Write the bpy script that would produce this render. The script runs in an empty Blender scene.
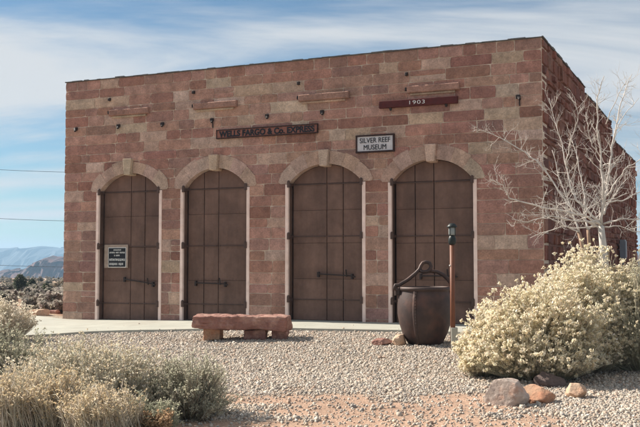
import bpy, bmesh, math, random
import numpy as np
from mathutils import Vector, Matrix, Euler, noise

random.seed(7)
rng = np.random.default_rng(7)
scene = bpy.context.scene
COL = scene.collection
PI = math.pi

# ------------------------------------------------------------------ camera maths
F, CX, CY, HY, CZ = 945.0, 320.0, 213.5, 265.0, 1.55
PITCH = math.atan((HY - CY) / F)
TH = math.radians(23.8)


def ray(px, py):
    a, b = (px - CX) / F, -(py - CY) / F
    c, s = math.cos(PITCH), math.sin(PITCH)
    return Vector((a, c - b * s, s + b * c))


def at(px, py, depth):
    r = ray(px, py)
    return Vector((0, 0, CZ)) + r * (depth / r.y)


DR = 19.0
_r = ray(545, 320)
CORNER = Vector((_r.x / _r.y * DR, DR, 0))
UL = Vector((-math.cos(TH), math.sin(TH), 0))     # leftwards along the facade
VB = Vector((math.sin(TH), math.cos(TH), 0))      # into the building


def fac(px, py):
    """pixel -> (u leftwards from the right corner, z) on the facade plane"""
    r = ray(px, py)
    P = r * ((VB.dot(CORNER)) / VB.dot(r))
    return (P - CORNER).dot(UL), P.z + CZ


def L2W(x, y, z):      # building local (x right, y back) -> world
    return CORNER - UL * x + VB * y + Vector((0, 0, z))


W, D, H = 11.97, 19.2, 6.2


def sstep(a, b, t):
    t = min(1, max(0, (t - a) / (b - a)))
    return t * t * (3 - 2 * t)


def slab_z(u):
    return 0.20 + 0.12 * min(1, max(0, (11 - u) / 6))


def ground(x, y):
    p = Vector((x, y, 0)) - CORNER
    u, d = p.dot(UL), -p.dot(VB)
    near = 1 - sstep(1.5, 7.0, d)
    base = (slab_z(u) - 0.09) * near
    r = math.hypot(x, y)
    if u > 12:
        base *= 1 - sstep(16, 30, u)
    base *= 1 - sstep(30, 70, r)
    z = base
    # small swells, a dirt bank left of the building
    z += 0.02 * noise.noise(Vector((x * .5, y * .5, 3)))
    bx = Vector((x, y, 0)) - L2W(-13.0, 0.6, 0)
    z += 0.16 * math.exp(-(bx.x ** 2 / 1.1 + bx.y ** 2 / 1.6))
    if r > 35:
        k = sstep(35, 90, r)
        z += k * (-0.0085 * r + 0.5 * noise.noise(Vector((x * .03, y * .03, 8))) + 0.2 * noise.noise(Vector((x * .12, y * .12, 1))))
        z -= 33 * sstep(300, 760, r)
    return z


def gp(px, py):
    """pixel -> point on the ground"""
    r = ray(px, py)
    z = 0.0
    for _ in range(12):
        t = (z - CZ) / r.z
        P = Vector((0, 0, CZ)) + r * t
        z = ground(P.x, P.y)
    return Vector((P.x, P.y, z))


# ------------------------------------------------------------------ object helpers
def tag(o, label=None, cat=None, group=None, kind=None):
    if label: o['label'] = label
    if cat: o['category'] = cat
    if group: o['group'] = group
    if kind: o['kind'] = kind
    return o


def thing(name, loc, label, cat, rz=0, group=None):
    o = bpy.data.objects.new(name, None)
    o.empty_display_size = 0.2
    COL.objects.link(o)
    o.location = loc
    o.rotation_euler = (0, 0, rz)
    return tag(o, label, cat, group)


def link(name, me, mat, parent=None, loc=None):
    o = bpy.data.objects.new(name, me)
    COL.objects.link(o)
    if mat: me.materials.append(mat)
    if parent: o.parent = parent
    if loc is not None: o.location = loc
    return o


class MB:
    def __init__(self):
        self.v, self.f, self.c = [], [], []

    def add(self, vs, fs, col=(1, 1, 1)):
        n = len(self.v)
        self.v += [tuple(p) for p in vs]
        self.f += [tuple(i + n for i in f) for f in fs]
        self.c += [col] * len(vs)

    def box(self, x0, x1, y0, y1, z0, z1, col=(1, 1, 1), ins=0.0, front=False):
        """ins: bevel of the y0 face"""
        i = ins
        vs = [(x0, y1, z0), (x1, y1, z0), (x1, y1, z1), (x0, y1, z1)]
        if ins:
            ym = y0 + ins * .8
            vs += [(x0, ym, z0), (x1, ym, z0), (x1, ym, z1), (x0, ym, z1)]
            vs += [(x0 + i, y0, z0 + i), (x1 - i, y0, z0 + i), (x1 - i, y0, z1 - i), (x0 + i, y0, z1 - i)]
            fs = [(3, 2, 1, 0)] if not front else []
            for a in (0, 4):
                for k in range(4):
                    fs.append((a + k, a + (k + 1) % 4, a + 4 + (k + 1) % 4, a + 4 + k))
            fs.append((8, 9, 10, 11))
        else:
            vs += [(x0, y0, z0), (x1, y0, z0), (x1, y0, z1), (x0, y0, z1)]
            fs = [(3, 2, 1, 0), (4, 5, 6, 7), (0, 1, 5, 4), (1, 2, 6, 5), (2, 3, 7, 6), (3, 0, 4, 7)]
        self.add(vs, fs, col)

    def stone(self, x0, x1, y0, y1, z0, z1, col, jit_=.0032, amp=.005):
        """a dressed block: wandering edges, worn arrises, an uneven face"""
        nx_ = max(3, int((x1 - x0) / .09)); nz_ = max(3, int((z1 - z0) / .08))
        o = Vector((random.uniform(0, 50), random.uniform(0, 50), 0))
        tl = [random.uniform(-.005, .005) for _ in range(2)]
        vs, fs = [], []
        for j in range(nz_ + 1):
            for i in range(nx_ + 1):
                u, w = i / nx_, j / nz_
                x, z = x0 + (x1 - x0) * u, z0 + (z1 - z0) * w
                q = Vector((x * 7, z * 7, 0)) + o
                edge = i in (0, nx_) or j in (0, nz_)
                y = y0 + amp * noise.noise(q) + .5 * amp * noise.noise(q * 2.7) + tl[0] * (u - .5) + tl[1] * (w - .5)
                if edge:
                    y += .5 * (y1 - y0) * random.uniform(.12, .4)
                    if i in (0, nx_): x += jit_ * noise.noise(q * 1.6 + Vector((9, 0, 0)))
                    if j in (0, nz_): z += jit_ * noise.noise(q * 1.3 + Vector((0, 9, 0)))
                    if i in (0, nx_) and j in (0, nz_):
                        k_ = random.uniform(0, .012)
                        x += k_ * (1 if i == 0 else -1); z += k_ * (1 if j == 0 else -1)
                vs.append((x, y, z))
        n_ = nx_ + 1
        for j in range(nz_):
            for i in range(nx_): fs.append((j * n_ + i, j * n_ + i + 1, (j + 1) * n_ + i + 1, (j + 1) * n_ + i))
        rim = [i for i in range(n_)] + [j * n_ + nx_ for j in range(1, nz_ + 1)] + [nz_ * n_ + i for i in range(nx_ - 1, -1, -1)] + [j * n_ for j in range(nz_ - 1, 0, -1)]
        b0 = len(vs)
        for r_ in rim: vs.append((vs[r_][0], y1, vs[r_][2]))
        for k_ in range(len(rim)):
            k2 = (k_ + 1) % len(rim)
            fs.append((rim[k2], rim[k_], b0 + k_, b0 + k2))
        self.add(vs, fs, col)

    def prism(self, poly, y0, y1, col=(1, 1, 1)):
        """poly: ccw (x,z) seen from -y; extruded from y0 (front) to y1"""
        n = len(poly)
        vs = [(p[0], y0, p[1]) for p in poly] + [(p[0], y1, p[1]) for p in poly]
        fs = [tuple(range(n)), tuple(range(2 * n - 1, n - 1, -1))]
        for k in range(n):
            fs.append((k, n + k, n + (k + 1) % n, (k + 1) % n))
        self.add(vs, fs, col)

    def tube(self, pts, rad, sides=6, col=(1, 1, 1), cap=True):
        pts = [Vector(p) for p in pts]
        n = len(pts)
        vs, fs = [], []
        ref = Vector((0.3, 0.2, 1)).normalized()
        prev = None
        for i, p in enumerate(pts):
            t = (pts[min(i + 1, n - 1)] - pts[max(i - 1, 0)])
            t = t.normalized() if t.length > 1e-9 else Vector((0, 0, 1))
            if prev is None:
                a = t.cross(ref)
                if a.length < .05: a = t.cross(Vector((1, 0, 0)))
            else:
                a = prev - t * prev.dot(t)
                if a.length < 1e-5: a = t.orthogonal()
            a.normalize(); prev = a
            b = t.cross(a)
            r = rad[i] if hasattr(rad, '__len__') else rad
            for k in range(sides):
                w = 2 * PI * k / sides
                vs.append(p + (a * math.cos(w) + b * math.sin(w)) * r)
        for i in range(n - 1):
            for k in range(sides):
                k2 = (k + 1) % sides
                fs.append((i * sides + k, i * sides + k2, (i + 1) * sides + k2, (i + 1) * sides + k))
        if cap:
            fs.append(tuple(range(sides - 1, -1, -1)))
            fs.append(tuple(range((n - 1) * sides, n * sides)))
        self.add(vs, fs, col)

    def lathe(self, prof, n=32, col=(1, 1, 1), c=(0, 0, 0)):
        vs, fs = [], []
        for r, z in prof:
            for k in range(n):
                w = 2 * PI * k / n
                vs.append((c[0] + r * math.cos(w), c[1] + r * math.sin(w), c[2] + z))
        for i in range(len(prof) - 1):
            for k in range(n):
                k2 = (k + 1) % n
                fs.append((i * n + k, i * n + k2, (i + 1) * n + k2, (i + 1) * n + k))
        self.add(vs, fs, col)

    def ball(self, c, r, col=(1, 1, 1), n=8, m=5):
        prof = [(max(1e-4, r * math.sin(PI * i / m)), -r * math.cos(PI * i / m)) for i in range(m + 1)]
        self.lathe(prof, n, col, c)

    def quad(self, p, a, b, col):
        self.add([p - a - b, p + a - b, p + a + b, p - a + b], [(0, 1, 2, 3)], col)

    def mesh(self, name, smooth=False):
        me = bpy.data.meshes.new(name)
        me.from_pydata(self.v, [], self.f)
        ca = me.color_attributes.new('Col', 'FLOAT_COLOR', 'POINT')
        arr = np.ones((len(self.v), 4), dtype=np.float32)
        arr[:, :3] = np.array(self.c, dtype=np.float32).reshape(-1, 3)
        ca.data.foreach_set('color', arr.ravel())
        if smooth:
            me.polygons.foreach_set('use_smooth', [True] * len(me.polygons))
        me.update()
        return me

    def build(self, name, mat, parent=None, smooth=False, loc=None):
        return link(name, self.mesh(name, smooth), mat, parent, loc)


# ------------------------------------------------------------------ materials
def mat(name, base=(.5, .5, .5), rough=.85, var=.25, scale=6.0, bump=.3, bscale=40.0, metal=0.0, attr=False,
        translucent=0.0, base2=None, scale2=1.5, lo=.4, hi=.62, bdist=.01, spec=.3, fine=0.0, streak=0.0, sscale=2.2):
    m = bpy.data.materials.new(name)
    m.use_nodes = True
    nt = m.node_tree
    N, L = nt.nodes, nt.links
    bs = N['Principled BSDF']
    bs.inputs['Roughness'].default_value = rough
    bs.inputs['Metallic'].default_value = metal
    bs.inputs['Specular IOR Level'].default_value = spec
    tc = N.new('ShaderNodeTexCoord')
    co = tc.outputs['Object']
    if attr:
        a = N.new('ShaderNodeAttribute'); a.attribute_name = 'Col'
        c = a.outputs['Color']
    else:
        r = N.new('ShaderNodeRGB'); r.outputs[0].default_value = (*base, 1)
        c = r.outputs[0]
    def tex(s, det=6, ro=.6):
        n = N.new('ShaderNodeTexNoise'); n.inputs['Scale'].default_value = s
        n.inputs['Detail'].default_value = det; n.inputs['Roughness'].default_value = ro
        L.new(co, n.inputs['Vector'])
        return n.outputs['Fac']
    def ramp(f, a, b):
        r = N.new('ShaderNodeMapRange'); r.inputs[1].default_value = a; r.inputs[2].default_value = b
        L.new(f, r.inputs[0]); return r.outputs[0]
    def mix(f, a, b, mode='MIX'):
        x = N.new('ShaderNodeMix'); x.data_type = 'RGBA'; x.blend_type = mode
        if hasattr(f, 'is_output'): L.new(f, x.inputs[0])
        else: x.inputs[0].default_value = f
        for s, k in ((a, 6), (b, 7)):
            if hasattr(s, 'is_output'): L.new(s, x.inputs[k])
            else: x.inputs[k].default_value = (*s, 1)
        return x.outputs[2]
    if base2:
        c = mix(ramp(tex(scale2), lo, hi), c, base2)
    if var:
        f = ramp(tex(scale), .25, .75)
        mr = N.new('ShaderNodeMapRange'); mr.inputs[3].default_value = 1 - var; mr.inputs[4].default_value = 1 + var
        L.new(f, mr.inputs[0])
        c = mix(1.0, c, mr.outputs[0], 'MULTIPLY')
    if fine:
        mr = N.new('ShaderNodeMapRange'); mr.inputs[1].default_value = .3; mr.inputs[2].default_value = .7
        mr.inputs[3].default_value = 1 - fine; mr.inputs[4].default_value = 1 + fine
        L.new(tex(bscale * 1.3, 3, .7), mr.inputs[0])
        c = mix(1.0, c, mr.outputs[0], 'MULTIPLY')
    if streak:
        mp_ = N.new('ShaderNodeMapping'); mp_.inputs['Scale'].default_value = (1, 1, .16); L.new(co, mp_.inputs[0])
        n_ = N.new('ShaderNodeTexNoise'); n_.inputs['Scale'].default_value = sscale; n_.inputs['Detail'].default_value = 8; n_.inputs['Roughness'].default_value = .65
        L.new(mp_.outputs[0], n_.inputs['Vector'])
        mr = N.new('ShaderNodeMapRange'); mr.inputs[1].default_value = .3; mr.inputs[2].default_value = .7
        mr.inputs[3].default_value = 1 - streak; mr.inputs[4].default_value = 1 + streak
        L.new(n_.outputs['Fac'], mr.inputs[0])
        c = mix(1.0, c, mr.outputs[0], 'MULTIPLY')
    L.new(c, bs.inputs['Base Color'])
    if bump:
        b = N.new('ShaderNodeBump'); b.inputs['Strength'].default_value = bump; b.inputs['Distance'].default_value = bdist
        L.new(tex(bscale, 6, .65), b.inputs['Height']); L.new(b.outputs[0], bs.inputs['Normal'])
    if translucent:
        t = N.new('ShaderNodeBsdfTranslucent'); L.new(c, t.inputs['Color'])
        ms = N.new('ShaderNodeMixShader'); ms.inputs[0].default_value = translucent
        L.new(bs.outputs[0], ms.inputs[1]); L.new(t.outputs[0], ms.inputs[2])
        L.new(ms.outputs[0], N['Material Output'].inputs[0])
    return m


M = {}
M['stone'] = mat('sandstone', attr=True, var=.30, scale=4.5, bump=.9, bscale=26, bdist=.018, fine=.26, streak=.16)
M['rubble'] = mat('rubble_stone', attr=True, var=.3, scale=4, bump=1.0, bscale=14, bdist=.04, fine=.2)
M['mortar'] = mat('mortar', (.62, .50, .40), var=.25, scale=5, bump=.5, bscale=50)
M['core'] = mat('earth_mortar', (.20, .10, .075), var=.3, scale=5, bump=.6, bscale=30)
M['jamb'] = mat('pale_painted_jamb', (.89, .69, .61), rough=.7, var=.14, scale=5, bump=.2, bscale=60, base2=(.77, .56, .48), scale2=2.2, lo=.52, hi=.7)
M['iron_door'] = mat('brown_iron_sheet', (.142, .081, .060), rough=.62, var=.2, scale=2.2, bump=.25, bscale=7, base2=(.172, .100, .075), scale2=1.4, lo=.42, hi=.65, bdist=.008, fine=.10, streak=.20, sscale=3.5)
M['dark_iron'] = mat('dark_iron', (.035, .024, .022), rough=.6, var=.3, scale=12, bump=.3, bscale=60)
M['strap'] = mat('iron_strap', (.090, .054, .043), rough=.6, var=.2)
M['coping'] = mat('weathered_roofing_felt', (.13, .12, .115), rough=.9, var=.4, scale=6, bump=.8, bscale=25, bdist=.03)
M['roof'] = mat('gravel_roof', (.25, .23, .21), var=.2)
M['concrete'] = mat('concrete', (.39, .385, .33), var=.12, scale=2.5, bump=.2, bscale=50, base2=(.35, .325, .275), scale2=.9, lo=.5, hi=.75, fine=.06)
M['sign_red'] = mat('dark_red_paint', (.085, .014, .012), rough=.6, var=.3, scale=9, bump=.2, bscale=40)
M['sign_brown'] = mat('weathered_brown_board', (.25, .105, .078), rough=.8, var=.35, scale=14, bump=.3, bscale=40)
M['sign_dark'] = mat('blackened_wood', (.040, .018, .015), rough=.75, var=.3, scale=9)
M['sign_pale'] = mat('faded_white_paint', (.58, .56, .58), rough=.7, var=.12, scale=10, bump=.1)
M['sign_black'] = mat('black_paint', (.012, .013, .018), rough=.5, var=.2)
M['white'] = mat('white_paint', (.78, .78, .76), rough=.6, var=.08)
M['board_tan'] = mat('bare_wood_board', (.36, .28, .23), rough=.8, var=.25, scale=12)
M['cauldron'] = mat('rusty_cast_iron', (.066, .043, .038), rough=.58, var=.3, scale=5, bump=.35, bscale=22, metal=.25, base2=(.115, .056, .040), scale2=2.6, lo=.5, hi=.75, spec=.4)
M['post'] = mat('rust_brown_post', (.175, .068, .038), rough=.55, var=.15, scale=8, bump=.1)
M['lamp_black'] = mat('dark_green_black_metal', (.018, .024, .024), rough=.45, var=.15)
M['lamp_glass'] = mat('frosted_lamp_glass', (.26, .28, .28), rough=.25, var=.1, bump=0)
M['redrock'] = mat('red_sandstone_slab', (.285, .138, .108), var=.25, scale=4, bump=.9, bscale=14, base2=(.46, .29, .23), scale2=3.5, lo=.46, hi=.72, bdist=.02, fine=.15)
M['tanrock'] = mat('tan_sandstone', (.46, .29, .19), var=.25, scale=7, bump=.9, bscale=26, base2=(.38, .19, .115), scale2=4, bdist=.012, fine=.15)
M['paleroc'] = mat('pale_sandstone', (.53, .39, .28), var=.2, scale=7, bump=.9, bscale=26, base2=(.43, .27, .18), scale2=4, bdist=.012, fine=.15)
M['greyrock'] = mat('grey_pink_sandstone', (.43, .35, .30), var=.25, scale=7, bump=1, bscale=24, base2=(.42, .24, .165), scale2=4.5, lo=.5, hi=.68, bdist=.012, fine=.15)
M['darkrock'] = mat('dark_weathered_sandstone', (.13, .095, .085), var=.3, scale=7, bump=1, bscale=24, bdist=.012, fine=.15)
M['ground'] = mat('yard_ground', attr=True, var=.22, scale=2.5, bump=.9, bscale=24, bdist=.03, fine=.35, rough=.95, spec=.1)
M['pebble'] = mat('pebble', attr=True, var=.12, scale=30, bump=0, rough=.9, spec=.2)
M['bark'] = mat('pale_bark', (.58, .53, .47), var=.15, scale=9, bump=.4, bscale=50, base2=(.42, .37, .34), scale2=6, lo=.55, hi=.72)
M['brownbark'] = mat('brown_bark', (.30, .20, .14), var=.25, scale=9, bump=.4, bscale=50)
M['twig'] = mat('pale_twigs', (.62, .57, .52), var=.2, scale=14, bump=.3, bscale=60, base2=(.40, .34, .30), scale2=9, lo=.55, hi=.75)
M['leaf'] = mat('leaf', attr=True, var=.12, scale=5, bump=0, translucent=.55, rough=.8, spec=.15)
M['stem'] = mat('stem', attr=True, var=.12, scale=5, bump=0, translucent=.25, rough=.85, spec=.1)
M['hill'] = mat('red_cliff', (.10, .040, .034), var=.45, scale=.2, bump=0, base2=(.05, .030, .034), scale2=.07, lo=.42, hi=.58)
M['mount'] = mat('mountain', (.035, .045, .055), var=.2, scale=.004, bump=0)
M['meter'] = mat('grey_metal_box', (.23, .25, .28), rough=.5, var=.1, bump=0)
M['wire'] = mat('black_wire', (.02, .02, .022), rough=.6, var=0, bump=0)


def jit(c, s=.1, h=.04):
    k = 1 + random.uniform(-s, s)
    return tuple(max(.004, v * k * (1 + random.uniform(-h, h))) for v in c)


# ------------------------------------------------------------------ text
def lettering(txt, size, width=None, name='lettering', extrude=.004, bold=0.0, spacing=1.0):
    cu = bpy.data.curves.new('txt', 'FONT')
    cu.body = txt; cu.size = size; cu.align_x = 'CENTER'; cu.align_y = 'CENTER'
    cu.extrude = extrude; cu.offset = bold; cu.space_character = spacing
    o = bpy.data.objects.new('txt', cu)
    COL.objects.link(o)
    dg = bpy.context.evaluated_depsgraph_get(); dg.update()
    me = bpy.data.meshes.new_from_object(o.evaluated_get(dg))
    bpy.data.objects.remove(o); bpy.data.curves.remove(cu)
    co = np.zeros(len(me.vertices) * 3, dtype=np.float32); me.vertices.foreach_get('co', co)
    co = co.reshape(-1, 3)
    lo, hi = co.min(0), co.max(0)
    co[:, 0] -= (lo[0] + hi[0]) / 2; co[:, 1] -= (lo[1] + hi[1]) / 2
    if width: co[:, 0] *= width / (hi[0] - lo[0])
    out = np.stack([co[:, 0], -co[:, 2], co[:, 1]], 1)      # stand it up, facing -y
    me.vertices.foreach_set('co', out.ravel()); me.update()
    me.name = name
    me.materials.clear()
    return me


# ================================================================== BUILDING
bld = thing('stone_building', CORNER, 'long red sandstone building with a flat parapet and four arched iron doorways', 'building', -TH)

doors = []     # uL, uR, spring z, apex z, bottom z
for uL, uR, sp, ap, b in ((10.90, 9.14, 3.36, 3.80, .20), (8.46, 6.76, 3.36, 3.82, .24), (5.69, 3.91, 3.38, 3.80, .31), (3.23, 1.44, 3.34, 3.79, .31)):
    doors.append((uL, uR, sp, ap, b))


def arc(d):
    uL, uR, sp, ap, b = d
    hw, rise = (uL - uR) / 2, ap - sp
    R = (hw * hw + rise * rise) / (2 * rise)
    return -(uL + uR) / 2, ap - R, R, hw          # centre x (local), centre z, radius, half width


RING = .30
RED, PINK, TAN, PURP, PALE = (.352, .186, .141), (.410, .236, .182), (.475, .326, .250), (.325, .186, .150), (.51, .366, .285)
tanpts = [(522, 52), (508, 85), (478, 107), (490, 148), (439, 60), (283, 84), (121, 97), (130, 132), (127, 124), (80, 108), (103, 83), (160, 139),
          (175, 94), (185, 107), (250, 95), (246, 124), (415, 118), (400, 128), (270, 155), (350, 131), (335, 140), (376, 220), (376, 285), (270, 260),
          (455, 165), (510, 128), (380, 72), (300, 110), (170, 240), (172, 300), (80, 285), (95, 230), (305, 122), (150, 150), (240, 140), (195, 147), (215, 80)]
redpts = [(376, 251), (80, 230), (80, 190), (377, 215), (376, 192), (75, 165), (110, 165), (520, 108), (470, 95), (395, 122), (300, 140), (270, 195), (270, 215), (175, 260), (490, 60), (470, 45)]
tanpts = [fac(*p) for p in tanpts]; redpts = [fac(*p) for p in redpts]

# course lines
zs = [-.25, .10]
hs = [.30, .26, .31, .22, .28, .30, .24, .30, .27, .22, .30, .26, .29, .25, .24, .26, .22, .27, .25, .24, .28, .21, .27, .24, .25]
for h in hs: zs.append(zs[-1] + h)
k = (6.17 - .10) / (zs[-1] - .10)
zs = [zs[0]] + [.10 + (z - .10) * k for z in zs[1:]]

back, ash = MB(), MB()


def row_intervals(z0, z1):
    cuts = []
    for d in doors:
        xc, zc, R, hw = arc(d)
        sp = d[2]
        if z0 < sp and z1 <= sp + .02:
            cuts.append((xc - hw - .07, xc + hw + .07))
            continue
        if z0 >= zc + R: continue
        a = math.sqrt(max(0, R * R - (max(z0, sp) - zc) ** 2)) if z0 >= sp else hw
        bb = (R + RING) ** 2 - (z1 - zc) ** 2
        b = math.sqrt(bb) if bb > 0 else a + .1
        w = max(a + .02, min(b - .02, (a + b) / 2))
        if z0 < sp: w = hw + .07
        cuts.append((xc - w, xc + w))
    cuts.sort()
    out, x = [], -W
    for a, b in cuts:
        out.append((x, a)); x = b
    out.append((x, 0))
    return out


def stone_col(x, z, x0, x1, z0, z1):
    for u, zz in tanpts:
        if x0 <= -u <= x1 and z0 <= zz <= z1: return jit(random.choice((TAN, TAN, PALE)), .08)
    for u, zz in redpts:
        if x0 <= -u <= x1 and z0 <= zz <= z1: return jit((.285, .142, .108), .10)
    r = random.random()
    c = RED if r < .40 else PINK if r < .78 else PURP if r < .94 else TAN if r < .985 else PALE
    return jit(c, .13, .04)


for i in range(len(zs) - 1):
    z0, z1 = zs[i], zs[i + 1]
    for a, b in row_intervals(z0, z1):
        back.box(a, b, 0.0, .5, z0, z1)
        x = a
        while x < b - .02:
            w = random.uniform(.34, 1.05) if random.random() < .8 else random.uniform(.25, .5)
            if b - a < 1.4 and x == a and random.random() < .8: w = (b - a) * random.uniform(.38, .64)
            if b - (x + w) < .22: w = b - x
            # now and then a course splits in two thin ones
            parts = [(z0, z1)]
            if z1 - z0 > .25 and random.random() < .05: parts = [(z0, (z0 + z1) / 2), ((z0 + z1) / 2, z1)]
            for p0, p1 in parts:
                g = random.uniform(.004, .0095)
                pr = random.uniform(.004, .013)
                xa = x + g if x > a or a > -W + .01 else x - .006
                ash.stone(xa, x + w - g, -pr - .006, .02, p0 + g, p1 - g, stone_col(x + w / 2, (p0 + p1) / 2, x, x + w, p0, p1))
            x += w
fw = back.build('front_wall', M['mortar'], bld)
ash.build('ashlar_facing', M['stone'], fw)

# arches: voussoirs and keystone
for n, d in enumerate(doors):
    xc, zc, R, hw = arc(d)
    sp = d[2]
    mb = MB()
    phi = math.asin(min(1, hw / R))
    nv = 3
    kw = .105 / R
    for side in (-1, 1):
        lim = phi
        edges = [kw + (lim - kw) * (j / nv) for j in range(nv + 1)]
        for j in range(nv):
            a0, a1 = edges[j] + .0012, edges[j + 1] - .0012
            ro = R + RING + random.uniform(-.03, .04)
            pts = []
            for t in np.linspace(a0, a1, 6): pts.append((xc + side * R * math.sin(t), zc + R * math.cos(t)))
            outer = []
            for t in np.linspace(a1, a0, 6):
                outer.append((xc + side * ro * math.sin(t), max(sp - .0, zc + ro * math.cos(t))))
            if j == nv - 1:     # springer stops on the spring line
                outer[0] = (xc + side * (hw + .21), sp)
                outer.insert(1, (xc + side * ((hw + .255)), sp + .05))
                pts[-1] = (xc + side * hw, sp)
            poly = pts + outer
            if side == 1: poly = poly[::-1]
            poly = poly if sum((poly[q][0] * poly[(q + 1) % len(poly)][1] - poly[(q + 1) % len(poly)][0] * poly[q][1]) for q in range(len(poly))) > 0 else poly[::-1]
            c = random.choice(((.47, .325, .255), (.455, .31, .245), (.435, .29, .228), (.475, .34, .27)))
            mb.prism(poly, -.020 - random.uniform(0, .005), .28, jit(c, .06))
    ar = mb.build('arch', M['stone'], bld)
    kb = MB()
    zt, zb = fac((129, 214.5, 324.5, 430.5)[n], (159, 155, 150, 144.5)[n])[1], d[3] - .06
    kc = jit((.52, .385, .29), .06)
    kb.prism([(xc - .09, zb), (xc + .09, zb), (xc + .125, zt), (xc - .125, zt)], -.12, .2, kc)
    ks = kb.build('keystone', M['stone'], ar)
    bv = ks.modifiers.new('b', 'BEVEL'); bv.width = .015; bv.segments = 2

# pale jamb posts with hinge pintles
for n, d in enumerate(doors):
    xc, zc, R, hw = arc(d)
    for s in (-1, 1):
        mb = MB()
        xo = xc + s * hw
        x0, x1 = (xo - .08, xo) if s < 0 else (xo, xo + .08)
        mb.box(x0 + .002, x1 - .002, -.035, .035, d[4] - .2, d[2] - .012, ins=.008)
        mb.build('door_jamb', M['jamb'], bld)
        mb = MB(); mb.box(x0 + .012, x1 - .012, .037, .30, d[4] - .2, d[2] - .012); mb.build('jamb_lining', M['iron_door'], bld)


# doors: two arched leaves each
YD = .16
hinge_z = ((.61, 2.0), (.63, 2.0), (.78, 2.19), (.77, 2.17))
seams = ((127, 141), (215, 200.5), (324, 340.5), (432, 413))      # meeting line, fold line
latch = (((121.5, 279), (150, 284)), ((193, 283), (222.5, 284)), ((316, 274), (350, 276)), ((419, 276), (452, 276)))
for n, d in enumerate(doors):
    uL, uR, sp, ap, zb = d
    xc, zc, R, hw = arc(d)
    zm = 1.5
    us = [fac(s, 250)[0] for s in seams[n]]
    xm, xf = -us[0], -us[1]

    def top(x):
        return zc + math.sqrt(max(0, (R - .012) ** 2 - (x - xc) ** 2))

    edges = sorted([xc - hw + .03, xm, xf, xc + hw - .03])
    leaves = [[], []]
    for a, b in zip(edges[:-1], edges[1:]):
        leaves[0 if b <= xm + .001 else 1].append((a, b))
    for li, strips in enumerate(leaves):
        mb = MB()
        for si, (a, b) in enumerate(strips):
            g = .009
            a2, b2 = a + g, b - g
            yo = YD + random.uniform(-.006, .006)
            # plates stacked up the strip, each lapped a hair over the next
            cutz = [zb + .012] + [zb + .012 + (sp - zb) * q for q in (.30, .56, .80)] + [sp]
            for q in range(4):
                y = yo + (.004 if q % 2 else 0.0) + random.uniform(-.001, .001)
                mb.box(a2, b2, y, YD + .05, cutz[q] + .0025, cutz[q + 1] - .0025, ins=.004)
            for zz in cutz[1:-1] + [zb + .05]:
                for xx in np.arange(a2 + .03, b2 - .02, .085):
                    mb.box(xx - .0065, xx + .0065, yo - .006, yo + .001, zz + .022, zz + .035)
            for xx in (a2 + .022, b2 - .022):
                for zz in np.arange(zb + .12, sp - .04, .105):
                    mb.box(xx - .006, xx + .006, yo - .006, yo + .001, zz, zz + .012)
            xs = np.linspace(a2, b2, 10)
            poly = [(a2, sp + .003), (b2, sp + .003)] + [(x, top(x)) for x in xs[::-1]]
            mb.prism(poly, yo + .002, YD + .05)
        leaf = mb.build('door_leaf', M['iron_door'], bld)
        hb = xc - hw if li == 0 else xc + hw
        sg = 1 if li == 0 else -1
        for hz in hinge_z[n] + (sp - .02,):
            h = MB()
            far = (strips[-1][1] if li == 0 else strips[0][0]) - sg * .03
            x0, x1 = sorted((hb + sg * .02, far))
            h.box(x0, x1, YD - .016, YD - .002, hz - .011, hz + .011)          # strap
            h.tube([(hb + sg * .012, -.045, hz - .065), (hb + sg * .012, -.045, hz + .06)], .034, 8)
            h.ball((hb + sg * .012, -.045, hz + .062), .034)
            h.box(*sorted((hb + sg * .004, hb + sg * .05)), -.05, YD - .012, hz - .025, hz + .025)
            for (a, b) in strips:
                for xx in (a + .05, b - .05):
                    h.box(xx - .012, xx + .012, YD - .024, YD - .0165, hz - .012, hz + .012)
            h.build('hinge', M['strap'], leaf)
        if li == 1:
            (ax, ay), (bx, by) = latch[n]
            ua, za = fac(ax, ay); ub, zb2 = fac(bx, by)
            l = MB()
            l.tube([(-ua, YD - .05, za), (-ub, YD - .05, zb2)], .015, 6)
            for uu, zz in ((ua, za), (ub, zb2)):
                l.box(-uu - .022, -uu + .022, YD - .06, YD - .005, zz - .07, zz + .045)
            um, zz = ub + .12, zb2
            l.tube([(-um, YD - .06, zz - .02), (-um, YD - .10, zz + .14)], .016, 6)
            l.tube([(-ub, YD - .06, zz), (-ub + .09, YD - .08, zz - .02)], .016, 6)
            l.build('latch_bar', M['dark_iron'], leaf)
    bk = MB()
    bk.box(xc - hw - .05, xc + hw + .05, .30, .36, zb - .2, ap + .1)
    bk.build('door_backing', M['sign_black'], bld)
    th = MB()
    th.box(xc - hw, xc + hw, -.005, .32, zb - .2, zb + .006)
    th.build('threshold', M['concrete'], bld)

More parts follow.
